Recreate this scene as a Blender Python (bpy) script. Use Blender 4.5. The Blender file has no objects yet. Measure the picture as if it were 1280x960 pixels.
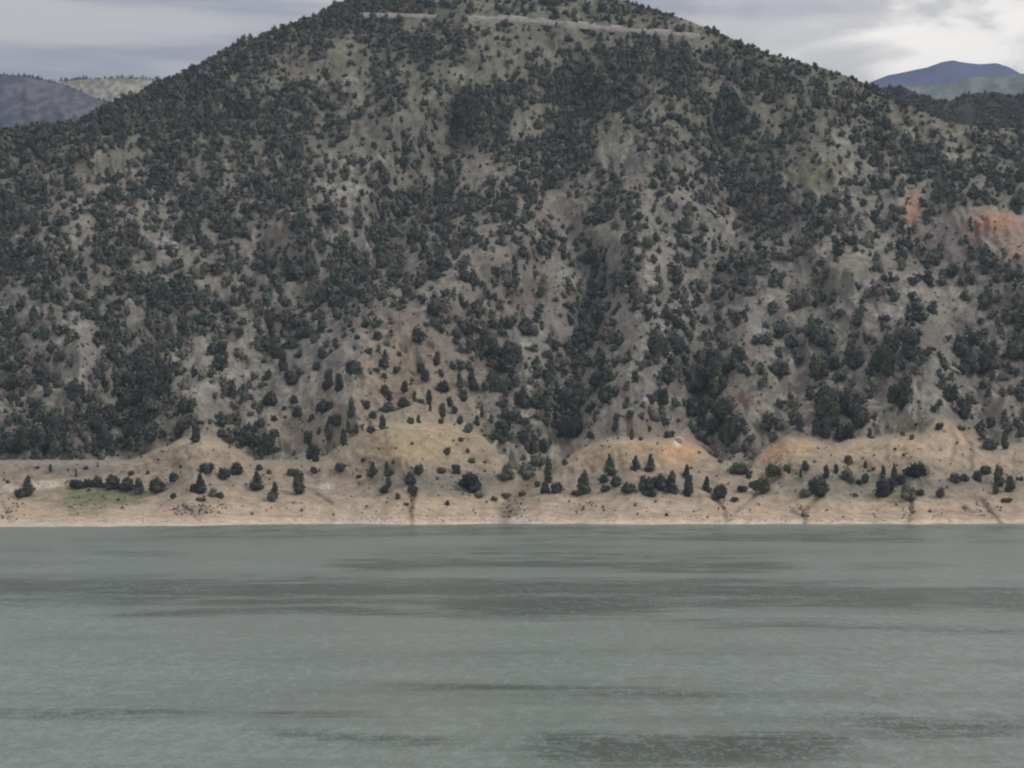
import bpy, math, random
import numpy as np

# ------------------------------------------------------------------ camera, world, sun, exposure
scene = bpy.context.scene
COL = scene.collection
F = 2388.0                       # focal length in photo pixels (1280 wide)
CAM_H = 15.0
HORIZON = 595.0
PITCH = math.atan((HORIZON - 480.0) / F)
cam_d = bpy.data.cameras.new('camera')
cam_d.sensor_width = 36.0
cam_d.lens = 36.0 * F / 1280.0
cam_d.clip_start = 0.5
cam_d.clip_end = 30000.0
cam = bpy.data.objects.new('camera', cam_d)
COL.objects.link(cam)
cam.location = (0, 0, CAM_H)
cam.rotation_euler = (math.pi / 2 + PITCH, 0, 0)
scene.camera = cam
scene.render.resolution_x = 1024
scene.render.resolution_y = 768
scene.render.engine = 'CYCLES'
scene.cycles.volume_bounces = 0
scene.cycles.filter_width = 2.0

SUN_EL = math.radians(44)
SUN_AZ = math.radians(104)       # clockwise from +Y: to the right and behind the camera

world = bpy.data.worlds.new('World')
scene.world = world
world.use_nodes = True
nt = world.node_tree
nt.nodes.clear()


def N(nt, typ, **kw):
    n = nt.nodes.new(typ)
    for k, v in kw.items():
        if k.startswith('i_'):
            key = k[2:]
            key = int(key) if key.isdigit() else key
            n.inputs[key].default_value = v
        else:
            setattr(n, k, v)
    return n


def math_node(nt, op, a, b=None, clamp=False):
    n = nt.nodes.new('ShaderNodeMath')
    n.operation = op
    n.use_clamp = clamp
    for i, v in enumerate((a, b)):
        if v is None:
            continue
        if isinstance(v, (int, float)):
            n.inputs[i].default_value = v
        else:
            nt.links.new(v, n.inputs[i])
    return n.outputs[0]


def mix_col(nt, fac, a, b, blend='MIX'):
    n = nt.nodes.new('ShaderNodeMix')
    n.data_type = 'RGBA'
    n.blend_type = blend
    for sock, v in ((n.inputs[0], fac), (n.inputs[6], a), (n.inputs[7], b)):
        if isinstance(v, (int, float)):
            sock.default_value = v
        elif isinstance(v, (tuple, list)):
            sock.default_value = (*v[:3], 1.0)
        else:
            nt.links.new(v, sock)
    return n.outputs[2]


def ramp(nt, fac, stops):
    n = nt.nodes.new('ShaderNodeMapRange')
    n.interpolation_type = 'SMOOTHSTEP'
    n.inputs[1].default_value, n.inputs[2].default_value = stops[0], stops[1]
    n.inputs[3].default_value, n.inputs[4].default_value = stops[2], stops[3]
    nt.links.new(fac, n.inputs[0])
    return n.outputs[0]


def build_world():
    out = N(nt, 'ShaderNodeOutputWorld')
    sky = N(nt, 'ShaderNodeTexSky', sky_type='NISHITA', sun_disc=False,
            sun_elevation=SUN_EL, sun_rotation=SUN_AZ)
    bg_sky = N(nt, 'ShaderNodeBackground', i_Strength=0.08)
    nt.links.new(sky.outputs[0], bg_sky.inputs[0])
    tc = N(nt, 'ShaderNodeTexCoord')
    sep = N(nt, 'ShaderNodeSeparateXYZ')
    nt.links.new(tc.outputs['Generated'], sep.inputs[0])
    # cloud noise, flattened towards the horizon
    mp = N(nt, 'ShaderNodeMapping')
    mp.inputs['Scale'].default_value = (6.0, 6.0, 62.0)
    nt.links.new(tc.outputs['Generated'], mp.inputs[0])
    n1 = N(nt, 'ShaderNodeTexNoise', i_Scale=1.0, i_Detail=6.0, i_Roughness=0.5, i_Distortion=0.3)
    nt.links.new(mp.outputs[0], n1.inputs['Vector'])
    mp2 = N(nt, 'ShaderNodeMapping')
    mp2.inputs['Scale'].default_value = (17.0, 17.0, 38.0)
    mp2.inputs['Location'].default_value = (3.1, 0.7, 1.3)
    nt.links.new(tc.outputs['Generated'], mp2.inputs[0])
    n2 = N(nt, 'ShaderNodeTexNoise', i_Scale=1.0, i_Detail=7.0, i_Roughness=0.55, i_Distortion=0.5)
    nt.links.new(mp2.outputs[0], n2.inputs['Vector'])
    # a thin, bright opening in the cloud, low on the right
    vm = N(nt, 'ShaderNodeVectorMath', operation='DISTANCE')
    nt.links.new(tc.outputs['Generated'], vm.inputs[0])
    vm.inputs[1].default_value = (0.236, 0.947, 0.217)
    dist = math_node(nt, 'ADD', vm.outputs['Value'], math_node(nt, 'MULTIPLY', math_node(nt, 'SUBTRACT', n2.outputs[0], 0.5), 0.30))
    gap = ramp(nt, dist, (0.03, 0.22, 1.0, 0.0))
    gap_core = ramp(nt, dist, (0.0, 0.075, 1.0, 0.0))
    base = mix_col(nt, ramp(nt, n1.outputs[0], (0.38, 0.60, 0.0, 1.0)), (0.365, 0.368, 0.43), (0.60, 0.585, 0.575))
    base = mix_col(nt, math_node(nt, 'MULTIPLY', gap, 0.65), base, (0.86, 0.83, 0.80))
    base = mix_col(nt, math_node(nt, 'MULTIPLY', gap_core, 0.9), base, (1.35, 1.27, 1.17))
    # an overcast sky is up to three times brighter overhead than at the horizon
    el = math_node(nt, 'MAXIMUM', sep.outputs['Z'], 0.0)
    lift = math_node(nt, 'ADD', 0.68, math_node(nt, 'MULTIPLY', el, 1.62))
    base = mix_col(nt, ramp(nt, sep.outputs['Z'], (0.24, 0.55, 0.0, 0.9)), base, (0.44, 0.432, 0.425))
    bg_cl = N(nt, 'ShaderNodeBackground')
    nt.links.new(base, bg_cl.inputs[0])
    nt.links.new(lift, bg_cl.inputs[1])
    mx = N(nt, 'ShaderNodeMixShader', i_Fac=0.93)
    nt.links.new(bg_sky.outputs[0], mx.inputs[1])
    nt.links.new(bg_cl.outputs[0], mx.inputs[2])
    nt.links.new(mx.outputs[0], out.inputs[0])


build_world()

sun_d = bpy.data.lights.new('sun', 'SUN')
sun_d.energy = 1.5
sun_d.angle = math.radians(10)
sun_d.color = (1.0, 0.965, 0.92)
sun = bpy.data.objects.new('sun', sun_d)
COL.objects.link(sun)
sun.rotation_euler = (math.pi / 2 - SUN_EL, 0, math.pi - SUN_AZ)
sun.location = (200, -200, 500)
scene.view_settings.view_transform = 'Standard'
scene.view_settings.look = 'None'
scene.view_settings.exposure = 0.0
scene.view_settings.gamma = 1.0

rng = np.random.RandomState(11)
random.seed(5)


# ------------------------------------------------------------------ helpers
def vnoise(x, y, seed=0):
    xi = np.floor(x).astype(np.int64)
    yi = np.floor(y).astype(np.int64)
    fx, fy = x - xi, y - yi
    fx = fx * fx * (3 - 2 * fx)
    fy = fy * fy * (3 - 2 * fy)

    def h(a, b):
        n = (a * 374761393 + b * 668265263 + seed * 974634777) & 0xffffffff
        n = ((n ^ (n >> 13)) * 1274126177) & 0xffffffff
        n = n ^ (n >> 16)
        return (n & 0xffff) / 65535.0
    return (h(xi, yi) * (1 - fx) + h(xi + 1, yi) * fx) * (1 - fy) + (h(xi, yi + 1) * (1 - fx) + h(xi + 1, yi + 1) * fx) * fy


def fbm(x, y, seed=0, octs=4, gain=0.5):
    x = np.asarray(x, float); y = np.asarray(y, float)
    s, a, t = 0, 1.0, 0
    for o in range(octs):
        s = s + a * vnoise(x + 17.3 * o, y - 9.1 * o, seed + o * 7)
        t += a
        a *= gain
        x = x * 2.03
        y = y * 2.03
    return s / t * 2 - 1


def ss(e0, e1, x):
    t = np.clip((x - e0) / (e1 - e0), 0, 1)
    return t * t * (3 - 2 * t)


def lin(c):
    c = np.asarray(c, float) / 255.0
    return np.where(c <= 0.04045, c / 12.92, ((c + 0.055) / 1.055) ** 2.4)


def ray(px, row, Y):
    """the point at forward distance Y seen in direction (px,row)"""
    px = np.asarray(px, float); row = np.asarray(row, float); Y = np.asarray(Y, float)
    v = (480.0 - row) / F
    dy = math.cos(PITCH) - v * math.sin(PITCH)
    dz = math.sin(PITCH) + v * math.cos(PITCH)
    t = Y / dy
    return (px - 640.0) / F * t, Y + 0 * t, CAM_H + dz * t


def make_mesh(name, co, faces_idx, loop_n, smooth=True):
    me = bpy.data.meshes.new(name)
    co = np.ascontiguousarray(co, dtype=np.float32)
    faces_idx = np.ascontiguousarray(faces_idx, dtype=np.int32)
    nf = len(faces_idx) // loop_n
    me.vertices.add(len(co))
    me.vertices.foreach_set('co', co.ravel())
    me.loops.add(len(faces_idx))
    me.loops.foreach_set('vertex_index', faces_idx)
    me.polygons.add(nf)
    me.polygons.foreach_set('loop_start', np.arange(nf, dtype=np.int32) * loop_n)
    me.polygons.foreach_set('loop_total', np.full(nf, loop_n, dtype=np.int32))
    me.polygons.foreach_set('use_smooth', np.full(nf, smooth, dtype=bool))
    me.update(calc_edges=True)
    return me


def set_color(me, name, rgb):
    a = me.color_attributes.new(name, 'FLOAT_COLOR', 'POINT')
    d = np.ones((len(rgb), 4), dtype=np.float32)
    d[:, :3] = rgb
    a.data.foreach_set('color', d.ravel())


def set_float(me, name, v):
    a = me.attributes.new(name, 'FLOAT', 'POINT')
    a.data.foreach_set('value', np.ascontiguousarray(v, dtype=np.float32))


def grid_faces(nr, nc):
    i = np.arange((nr - 1) * (nc - 1))
    r, c = i // (nc - 1), i % (nc - 1)
    a = r * nc + c
    return np.stack([a, a + 1, a + nc + 1, a + nc], 1).ravel()


def link(name, me, parent=None, **props):
    o = bpy.data.objects.new(name, me)
    COL.objects.link(o)
    if parent:
        o.parent = parent
    for k, v in props.items():
        o[k] = v
    return o


def new_mat(name):
    m = bpy.data.materials.new(name)
    m.use_nodes = True
    t = m.node_tree
    b = t.nodes['Principled BSDF']
    return m, t, b


# ------------------------------------------------------------------ materials
def soil_material():
    m, t, b = new_mat('hillside_soil')
    at = N(t, 'ShaderNodeAttribute', attribute_name='soil')
    geo = N(t, 'ShaderNodeNewGeometry')
    n1 = N(t, 'ShaderNodeTexNoise', i_Scale=0.25, i_Detail=8.0, i_Roughness=0.62)
    n2 = N(t, 'ShaderNodeTexNoise', i_Scale=1.3, i_Detail=5.0, i_Roughness=0.6)
    n3 = N(t, 'ShaderNodeTexNoise', i_Scale=0.045, i_Detail=4.0)
    for n in (n1, n2, n3):
        t.links.new(geo.outputs['Position'], n.inputs['Vector'])
    v1 = ramp(t, n1.outputs[0], (0.32, 0.68, 0.80, 1.20))
    v2 = ramp(t, n2.outputs[0], (0.3, 0.7, 0.86, 1.14))
    v = math_node(t, 'MULTIPLY', v1, v2)
    c = N(t, 'ShaderNodeVectorMath', operation='SCALE')
    t.links.new(at.outputs['Color'], c.inputs[0])
    t.links.new(v, c.inputs['Scale'])
    warm = mix_col(t, ramp(t, n3.outputs[0], (0.4, 0.65, 0.0, 0.30)), c.outputs[0], (1.06, 1.0, 0.92), 'MULTIPLY')
    t.links.new(warm, b.inputs['Base Color'])
    b.inputs['Roughness'].default_value = 0.95
    b.inputs['Specular IOR Level'].default_value = 0.15
    bp = N(t, 'ShaderNodeBump', i_Strength=0.7, i_Distance=0.9)
    t.links.new(n1.outputs[0], bp.inputs['Height'])
    bp2 = N(t, 'ShaderNodeBump', i_Strength=0.5, i_Distance=0.35)
    t.links.new(n2.outputs[0], bp2.inputs['Height'])
    t.links.new(bp.outputs[0], bp2.inputs['Normal'])
    t.links.new(bp2.outputs[0], b.inputs['Normal'])
    return m


def foliage_material(name, per_object):
    m, t, b = new_mat(name)
    at = N(t, 'ShaderNodeAttribute', attribute_name='tint')
    at2 = N(t, 'ShaderNodeAttribute', attribute_name='kind_mix')
    if per_object:
        oi = N(t, 'ShaderNodeObjectInfo')
        hue = oi.outputs['Random']
    else:
        hue = at2.outputs['Fac']
    base = mix_col(t, hue, (0.060, 0.070, 0.062), (0.118, 0.112, 0.094))
    if not per_object:
        base = mix_col(t, ramp(t, hue, (0.45, 0.75, 0.0, 1.0)), (0.076, 0.088, 0.075), (0.125, 0.130, 0.096))
        base = mix_col(t, ramp(t, hue, (0.78, 0.88, 0.0, 1.0)), base, (0.165, 0.150, 0.130))
    if per_object:
        base = oi.outputs['Color']
        base = mix_col(t, 1.0, base, mix_col(t, hue, (0.85, 0.85, 0.85), (1.15, 1.12, 1.1)), 'MULTIPLY')
    c = N(t, 'ShaderNodeVectorMath', operation='SCALE')
    t.links.new(base, c.inputs[0])
    t.links.new(at.outputs['Fac'], c.inputs['Scale'])
    t.links.new(c.outputs[0], b.inputs['Base Color'])
    b.inputs['Roughness'].default_value = 0.85
    b.inputs['Specular IOR Level'].default_value = 0.15
    return m


def plain_material(name, col, rough=0.9, var=0.15, scale=2.0, bump=0.3):
    m, t, b = new_mat(name)
    geo = N(t, 'ShaderNodeNewGeometry')
    n1 = N(t, 'ShaderNodeTexNoise', i_Scale=scale, i_Detail=6.0, i_Roughness=0.6)
    t.links.new(geo.outputs['Position'], n1.inputs['Vector'])
    v = ramp(t, n1.outputs[0], (0.3, 0.7, 1 - var, 1 + var))
    c = N(t, 'ShaderNodeVectorMath', operation='SCALE')
    c.inputs[0].default_value = col
    t.links.new(v, c.inputs['Scale'])
    t.links.new(c.outputs[0], b.inputs['Base Color'])
    b.inputs['Roughness'].default_value = rough
    b.inputs['Specular IOR Level'].default_value = 0.2
    bp = N(t, 'ShaderNodeBump', i_Strength=bump, i_Distance=0.2)
    t.links.new(n1.outputs[0], bp.inputs['Height'])
    t.links.new(bp.outputs[0], b.inputs['Normal'])
    return m


K_OPEN, K_BAND = 0.62, 1.15


def water_material():
    m, t, b = new_mat('lake_water')
    geo = N(t, 'ShaderNodeNewGeometry')
    at = N(t, 'ShaderNodeAttribute', attribute_name='dark_band')
    def wave(sx, sy, scale, detail, rough=0.55):
        mp = N(t, 'ShaderNodeMapping')
        mp.inputs['Scale'].default_value = (sx, sy, 1)
        mp.inputs['Rotation'].default_value = (0, 0, 0.12)
        t.links.new(geo.outputs['Position'], mp.inputs[0])
        n = N(t, 'ShaderNodeTexNoise', i_Scale=scale, i_Detail=detail, i_Roughness=rough, i_Distortion=0.2)
        t.links.new(mp.outputs[0], n.inputs['Vector'])
        return n.outputs[0]
    def slopes(sx, sy, scale, detail, rough=0.55):
        mp = N(t, 'ShaderNodeMapping')
        mp.inputs['Scale'].default_value = (sx, sy, 1)
        mp.inputs['Rotation'].default_value = (0, 0, 0.10)
        t.links.new(geo.outputs['Position'], mp.inputs[0])
        n = N(t, 'ShaderNodeTexNoise', i_Scale=scale, i_Detail=detail, i_Roughness=rough, i_Distortion=0.3)
        t.links.new(mp.outputs[0], n.inputs['Vector'])
        v = N(t, 'ShaderNodeVectorMath', operation='SUBTRACT')
        t.links.new(n.outputs['Color'], v.inputs[0])
        v.inputs[1].default_value = (0.5, 0.5, 0.5)
        return v.outputs[0]

    def scaled(v, k):
        n = N(t, 'ShaderNodeVectorMath', operation='SCALE')
        t.links.new(v, n.inputs[0])
        if isinstance(k, float):
            n.inputs['Scale'].default_value = k
        else:
            t.links.new(k, n.inputs['Scale'])
        return n.outputs[0]

    def vadd(a, b_):
        n = N(t, 'ShaderNodeVectorMath', operation='ADD')
        t.links.new(a, n.inputs[0]); t.links.new(b_, n.inputs[1])
        return n.outputs[0]
    # wavelet slopes: ripples of a few decimetres, chop of a metre or two, longer wind waves
    tot = vadd(vadd(scaled(slopes(1.3, 0.6, 3.4, 5), 1.0), scaled(slopes(0.8, 0.35, 1.3, 3), 0.7)), scaled(slopes(0.25, 0.5, 0.18, 3), 0.4))
    k = ramp(t, at.outputs['Fac'], (0.0, 1.0, K_OPEN, K_BAND))
    tot = scaled(tot, k)
    fl = N(t, 'ShaderNodeVectorMath', operation='MULTIPLY')
    t.links.new(tot, fl.inputs[0]); fl.inputs[1].default_value = (1, 1, 0)
    nn = N(t, 'ShaderNodeVectorMath', operation='ADD')
    t.links.new(fl.outputs[0], nn.inputs[0]); nn.inputs[1].default_value = (0, 0, 1)
    nz = N(t, 'ShaderNodeVectorMath', operation='NORMALIZE')
    t.links.new(nn.outputs[0], nz.inputs[0])
    t.links.new(nz.outputs[0], b.inputs['Normal'])
    # silt-laden water; the wind bands' darker reflection is painted into the body colour
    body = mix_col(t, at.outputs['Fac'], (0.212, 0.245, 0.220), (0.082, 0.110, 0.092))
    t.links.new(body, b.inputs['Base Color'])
    t.links.new(ramp(t, at.outputs['Fac'], (0.0, 1.0, 0.32, 0.24)), b.inputs['Roughness'])
    b.inputs['IOR'].default_value = 1.333
    return m


M_SOIL = soil_material()
M_FOL = foliage_material('juniper_foliage', True)
M_FOL_STUFF = foliage_material('scrub_foliage', False)
M_BARK = plain_material('bark', (0.09, 0.075, 0.06), scale=6.0)
M_WATER = water_material()
M_ASPHALT = plain_material('worn_asphalt', (0.16, 0.155, 0.15), scale=1.0, var=0.1, bump=0.1)
M_CONC = plain_material('pale_concrete', (0.56, 0.54, 0.50), scale=0.8, var=0.12, bump=0.1)
M_GRAVEL = plain_material('pale_road_gravel', (0.36, 0.33, 0.31), scale=0.7, var=0.25, bump=0.5)
M_ROCK = plain_material('pale_rock', (0.34, 0.32, 0.30), scale=0.6, var=0.25, bump=0.8)

# ------------------------------------------------------------------ tree cover chart (20 px cells)
COVER = """
9999999999999999 9999999968767556 6666667899999999 9999999999999999
9999999999999999 9999999986678556 5655666666658999 9999999999999999
9999999999999999 9998866788977656 5655666796656789 9999999999999999
9999999999999999 8667546778968544 5656889878878877 6678999999999999
9999999999999989 6556546755786445 7866769989997778 8867789999999999
9999999999999858 6657655777866888 9999999956796586 7876768999999999
9999999999999999 9988855897667999 8699998856697886 6678866889999999
9999999999999999 9987676445689899 5599885655677886 4668887555678876
9999999968787866 9888865556658987 5689856566679876 5774568765657767
7898786568887877 6888565667767787 7989746577678766 7565556887645776
6776767457886876 6798555658767447 5888855346678977 7343565779887666
8868866798868768 8787555857677356 8998567478668986 8443488856887688
8976658776688887 9985666778887888 8865678756578668 8877656758887778
9986668757688876 9748866888877878 6654676645466579 8876775784654324
9866857856786688 6379546886677767 7776446856764477 7766776785555531
7788578676565776 5677676876788856 7885765745675667 6684764668765443
9999879776768866 7766786786787567 6557875746777777 7667858678988687
8899767886786657 8676898898876676 5567678756867786 7556447866778888
5678676779999778 7767888756686565 4668875677656785 5478446786646789
6568778869998786 8867878755767756 5457885455567675 5568568668766679
6786658866777655 6887676545568866 7656995565778875 7676656789755678
8655448868975646 6877655435747896 5668986546777765 7678678678868678
7767348779756665 6676763344554688 6678966667898866 7669756878678888
8977458898666655 5885842422554658 7679976678879868 6687886787768877
8755858989864666 8756853456553678 6899876777899666 6788776767868588
5788887896866767 6657565555556468 4898676677756655 5687765777884766
7898867885678686 6335765522233457 7898634367878777 6888874456577456
8898887799731189 8546421000012257 7786510113288886 7768883122447766
8878986686311118 8236100000000115 6652000000037274 2114630000002655
"""
_rows = [l.replace(' ', '') for l in COVER.strip().split('\n')]
for _l in _rows:
    assert len(_l) == 64, (len(_l), _l)
COV = np.array([[int(ch) for ch in l] for l in _rows], float)
LUT = np.array([0.0, 0.03, 0.06, 0.12, 0.21, 0.33, 0.49, 0.68, 0.86, 0.96])
COVV = LUT[COV.astype(int)]
COVV[:, :] = COVV


def bilin(A, x, y):
    x = np.clip(x, 0, A.shape[1] - 1.001)
    y = np.clip(y, 0, A.shape[0] - 1.001)
    xi = x.astype(int); yi = y.astype(int)
    fx = x - xi; fy = y - yi
    return (A[yi, xi] * (1 - fx) + A[yi, xi + 1] * fx) * (1 - fy) + (A[yi + 1, xi] * (1 - fx) + A[yi + 1, xi + 1] * fx) * fy


CLEAR = [  # bare openings in the wood
    (1141, 268, 13, 30, 0.95), (1250, 290, 52, 28, 0.80), (1195, 296, 36, 30, 0.6), (1015, 222, 46, 20, 0.8), (795, 206, 26, 26, 0.7),
    (1065, 343, 34, 18, 0.85), (975, 364, 34, 14, 0.8), (830, 268, 44, 16, 0.7), (1150, 368, 44, 9, 0.8), (1110, 388, 34, 10, 0.8),
    (1130, 345, 60, 5, 0.8), (1195, 395, 34, 14, 0.6), (755, 296, 34, 12, 0.75), (605, 325, 44, 16, 0.85), (555, 358, 30, 12, 0.7), (520, 400, 26, 20, 0.6), (205, 308, 14, 8, 0.9),
    (103, 436, 14, 26, 0.85), (345, 297, 34, 14, 0.75), (255, 440, 60, 9, 0.7), (240, 498, 26, 8, 0.8), (600, 222, 20, 13, 0.9),
    (925, 500, 30, 14, 0.75), (1145, 500, 50, 18, 0.6), (1240, 515, 26, 24, 0.75), (50, 500, 40, 9, 0.7), (20, 376, 18, 14, 0.8),
    (100, 290, 22, 12, 0.8), (425, 72, 26, 16, 0.8), (610, 90, 50, 22, 0.6), (720, 55, 90, 14, 0.5), (375, 88, 30, 14, 0.6),
    (660, 470, 14, 18, 0.6), (655, 510, 16, 18, 0.7), (690, 360, 34, 26, 0.5), (790, 420, 34, 14, 0.6), (830, 500, 30, 8, 0.7), (945, 440, 26, 18, 0.6),
    (480, 170, 50, 16, 0.5), (445, 300, 16, 16, 0.7), (145, 198, 34, 12, 0.6), (1195, 162, 34, 6, 0.8), (700, 262, 30, 18, 0.6),
]


def cover(px, row):
    px = np.asarray(px, float); row = np.asarray(row, float)
    # outside the photograph the slopes go on the same way
    pm = np.abs(px); pm = np.where(pm > 1279, 2558 - pm, pm)
    wx = 7 * fbm(px / 30, row / 30, 91, 2); wy = 7 * fbm(px / 30, row / 30, 92, 2)
    c = bilin(COVV, (pm + wx) / 20.0 - 0.5, (row + wy) / 20.0 - 0.5)
    for cx, cy, rx, ry, k in CLEAR:
        e = np.hypot((px + wx * 0.5 - cx) / rx, (row + wy * 0.5 - cy) / ry)
        c = c * (1 - k * ss(1.1, 0.7, e))
    return c


# ------------------------------------------------------------------ terrain: forward distance of the slope
def pl(x, pts):
    p = np.array(pts, float)
    return np.interp(x, p[:, 0], p[:, 1])


RIDGE = [(-400, 300), (-200, 225), (-60, 180), (0, 162), (30, 160), (50, 152), (75, 154), (100, 150), (115, 140), (130, 132), (150, 121),
         (175, 115), (190, 105), (210, 97), (230, 88), (260, 73), (300, 52), (330, 42), (370, 28), (400, 14), (430, 1), (470, -12),
         (530, -22), (620, -30), (700, -20), (760, -6), (800, 6), (840, 18), (880, 32), (920, 50), (960, 66), (1000, 76),
         (1040, 88), (1090, 106), (1112, 122), (1150, 136), (1180, 152), (1240, 160), (1280, 158), (1340, 165), (1700, 240)]
CREST = [(-400, 578), (155, 578), (170, 575), (200, 562), (225, 552), (250, 549), (275, 553), (300, 566), (322, 580), (335, 579),
         (395, 577), (410, 570), (430, 556), (470, 535), (520, 527), (570, 530), (600, 545), (620, 566), (640, 590), (690, 591),
         (705, 577), (730, 560), (760, 550), (800, 549), (850, 547), (870, 560), (900, 578), (938, 584), (950, 566), (985, 546),
         (1020, 552), (1040, 560), (1060, 552), (1100, 547), (1150, 543), (1168, 524), (1180, 520), (1200, 540), (1235, 560),
         (1280, 556), (1700, 556)]
YF = [(470, 716), (510, 697), (530, 684), (550, 672), (570, 661), (590, 652), (605, 643), (620, 632), (640, 617), (655, 600), (662, 585), (670, 570)]
YFL = [(470, 716), (510, 697), (530, 684), (550, 672), (570, 661), (590, 652), (605, 643), (620, 632), (640, 612), (650, 588), (658, 568), (664, 553), (670, 545)]
YB = [(-60, 1190), (0, 1130), (250, 940), (400, 830), (500, 762), (550, 730), (580, 716), (600, 706), (670, 690)]

SPURS = [  # metres towards (+) or away from (-) the viewer, width in px, line
    (24, 46, [(660, 300), (580, 335), (500, 390), (450, 450), (440, 520), (500, 560)]),
    (14, 40, [(560, 400), (540, 470), (520, 540)]),
    (-18, 34, [(560, 180), (480, 320), (380, 395), (300, 440)]),
    (-18, 38, [(330, 330), (250, 400), (170, 470), (150, 560)]),
    (14, 40, [(490, 150), (430, 240), (350, 300), (240, 380)]),
    (13, 40, [(130, 210), (90, 290), (40, 370), (110, 450)]),
    (14, 24, [(330, 400), (270, 450), (240, 510), (245, 550)]),
    (-18, 30, [(720, 130), (690, 260), (745, 360), (720, 460), (700, 560)]),
    (16, 42, [(840, 110), (800, 220), (800, 300), (820, 430), (790, 520)]),
    (-15, 28, [(900, 160), (930, 280), (880, 400), (870, 520), (895, 570)]),
    (15, 45, [(1010, 130), (1040, 230), (1060, 330), (1130, 420), (1160, 520)]),
    (-9, 20, [(960, 400), (1000, 470), (945, 560)]),
    (14, 40, [(1230, 250), (1290, 330), (1330, 440)]),
    (-11, 24, [(1180, 370), (1210, 470), (1230, 550)]),
    (9, 22, [(1040, 335), (1100, 345), (1180, 370)]),
    (8, 18, [(840, 250), (880, 270)]),
    (10, 30, [(620, 60), (600, 120), (500, 140)]),
    (8, 18, [(165, 265), (190, 300)]), (8, 16, [(95, 420), (115, 470)]),
    (9, 40, [(250, 575), (250, 610)]), (8, 60, [(520, 570), (520, 600)]), (8, 55, [(800, 570), (800, 600)]),
    (7, 38, [(1000, 575), (1040, 615)]), (7, 50, [(1130, 565), (1160, 590)]),
]
GULLIES = [  # erosion channels on the shore slope: depth m, width px
    (-2.4, 3.0, [(514, 655), (512, 635), (517, 618)]), (-3, 3.2, [(907, 652), (904, 636), (893, 622), (880, 610)]),
    (-2.6, 2.6, [(918, 642), (940, 624), (955, 612), (975, 596)]), (-3, 3, [(1006, 655), (1005, 640), (1014, 630), (1028, 620)]),
    (-2, 2.2, [(1003, 646), (988, 640)]), (-2.5, 2.6, [(1134, 652), (1138, 640), (1140, 624)]),
    (-2.8, 2.4, [(1252, 655), (1238, 640), (1225, 626), (1212, 622)]), (-4, 10, [(630, 655), (636, 630), (660, 605), (690, 590)]),
    (-1.6, 2.2, [(385, 612), (402, 622), (415, 630)]), (-2, 3, [(1190, 575), (1196, 550), (1188, 535)]),
    (-2, 3, [(1212, 590), (1216, 560), (1200, 535)]), (-1.8, 2.0, [(250, 652), (240, 640), (230, 634)]),
    (-1.8, 2.4, [(1215, 640), (1205, 636)]), (-1.6, 2.4, [(12, 652), (8, 640), (2, 628)]),
]


def seg_dist(px, row, pts):
    best = np.full(np.shape(px), 1e9)
    for (x0, y0), (x1, y1) in zip(pts[:-1], pts[1:]):
        dx, dy = x1 - x0, y1 - y0
        t = np.clip(((px - x0) * dx + (row - y0) * dy) / (dx * dx + dy * dy), 0, 1)
        best = np.minimum(best, np.hypot(px - x0 - t * dx, row - y0 - t * dy))
    return best


PX = np.concatenate([np.arange(-300, 0, 6.0), np.arange(0, 1280, 2.0), np.arange(1280, 1586, 6.0)])
ROWS = np.concatenate([np.arange(670, 540, -1.5), np.arange(540, -40, -2.0)])
gx, gr = np.meshgrid(PX, ROWS)
wl = ss(380, 120, gx)
yf = pl(gr, YFL) * wl + pl(gr, YF) * (1 - wl)
yb = pl(gr, YB)
crest = pl(gx, CREST) + 2.0 * fbm(gx / 14, gr * 0, 5, 2)
w = ss(-3.5, 2.5, gr - crest)
Yd = yf * w + yb * (1 - w)
hill = 1 - w
for A, s, pts in SPURS:
    d = seg_dist(gx, gr, pts)
    low = pts[0][1] > 560
    Yd -= 1.5 * A * np.exp(-(d / s) ** 2) * (w if low else (0.25 + 0.75 * hill))
rel = ss(655, 600, gr)
Yd += hill * (8 * fbm(gx / 70, gr / 90, 21, 3) + 5.5 * fbm(gx / 24 + gr / 90, gr / 46, 31, 3) + 1.6 * fbm(gx / 7, gr / 9, 41, 2))
rill = 1 - np.abs(fbm(gx / 17 + 1.1 * fbm(gx / 40, gr / 26, 37, 2), gr / 42, 35, 3)) * 2
Yd -= hill * 4.5 * rill * ss(40, 120, gr - np.minimum(gr, 0) + 60)
Yd -= w * ss(1, 14, gr - crest) * ss(612, 590, gr) * 1.5 * (1 - np.abs(fbm(gx / 11 + 1.2 * fbm(gx / 20, gr / 12, 38, 2), gr / 30, 36, 3)) * 2)
Yd += w * rel * (2.6 * fbm(gx / 26, gr / 20, 51, 3) + 0.8 * fbm(gx / 7, gr / 7, 61, 2))
Yd += 1.5 * ss(652, 640, gr) * fbm(gx / 18, gr * 0.02, 71, 3) + 7.0 * fbm(gx / 36, gr * 0.01, 72, 3) * ss(600, 650, gr)
for A, s, pts in GULLIES:
    d = seg_dist(gx + 2 * fbm(gx / 9, gr / 9, 81, 2), gr, pts)
    Yd -= A * 1.3 * np.exp(-(d / s) ** 2)
# the slope never overhangs: distance always grows upwards
step = np.abs(np.diff(ROWS))[:, None]
for i in range(1, len(ROWS)):
    Yd[i] = np.maximum(Yd[i], Yd[i - 1] + 0.16 * step[i - 1])
# rows above the ridge line are squeezed onto it
ridge = pl(PX, RIDGE) + 1.5 * fbm(PX / 12, PX * 0, 7, 3)
RR = np.maximum(gr, ridge[None, :])


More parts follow.
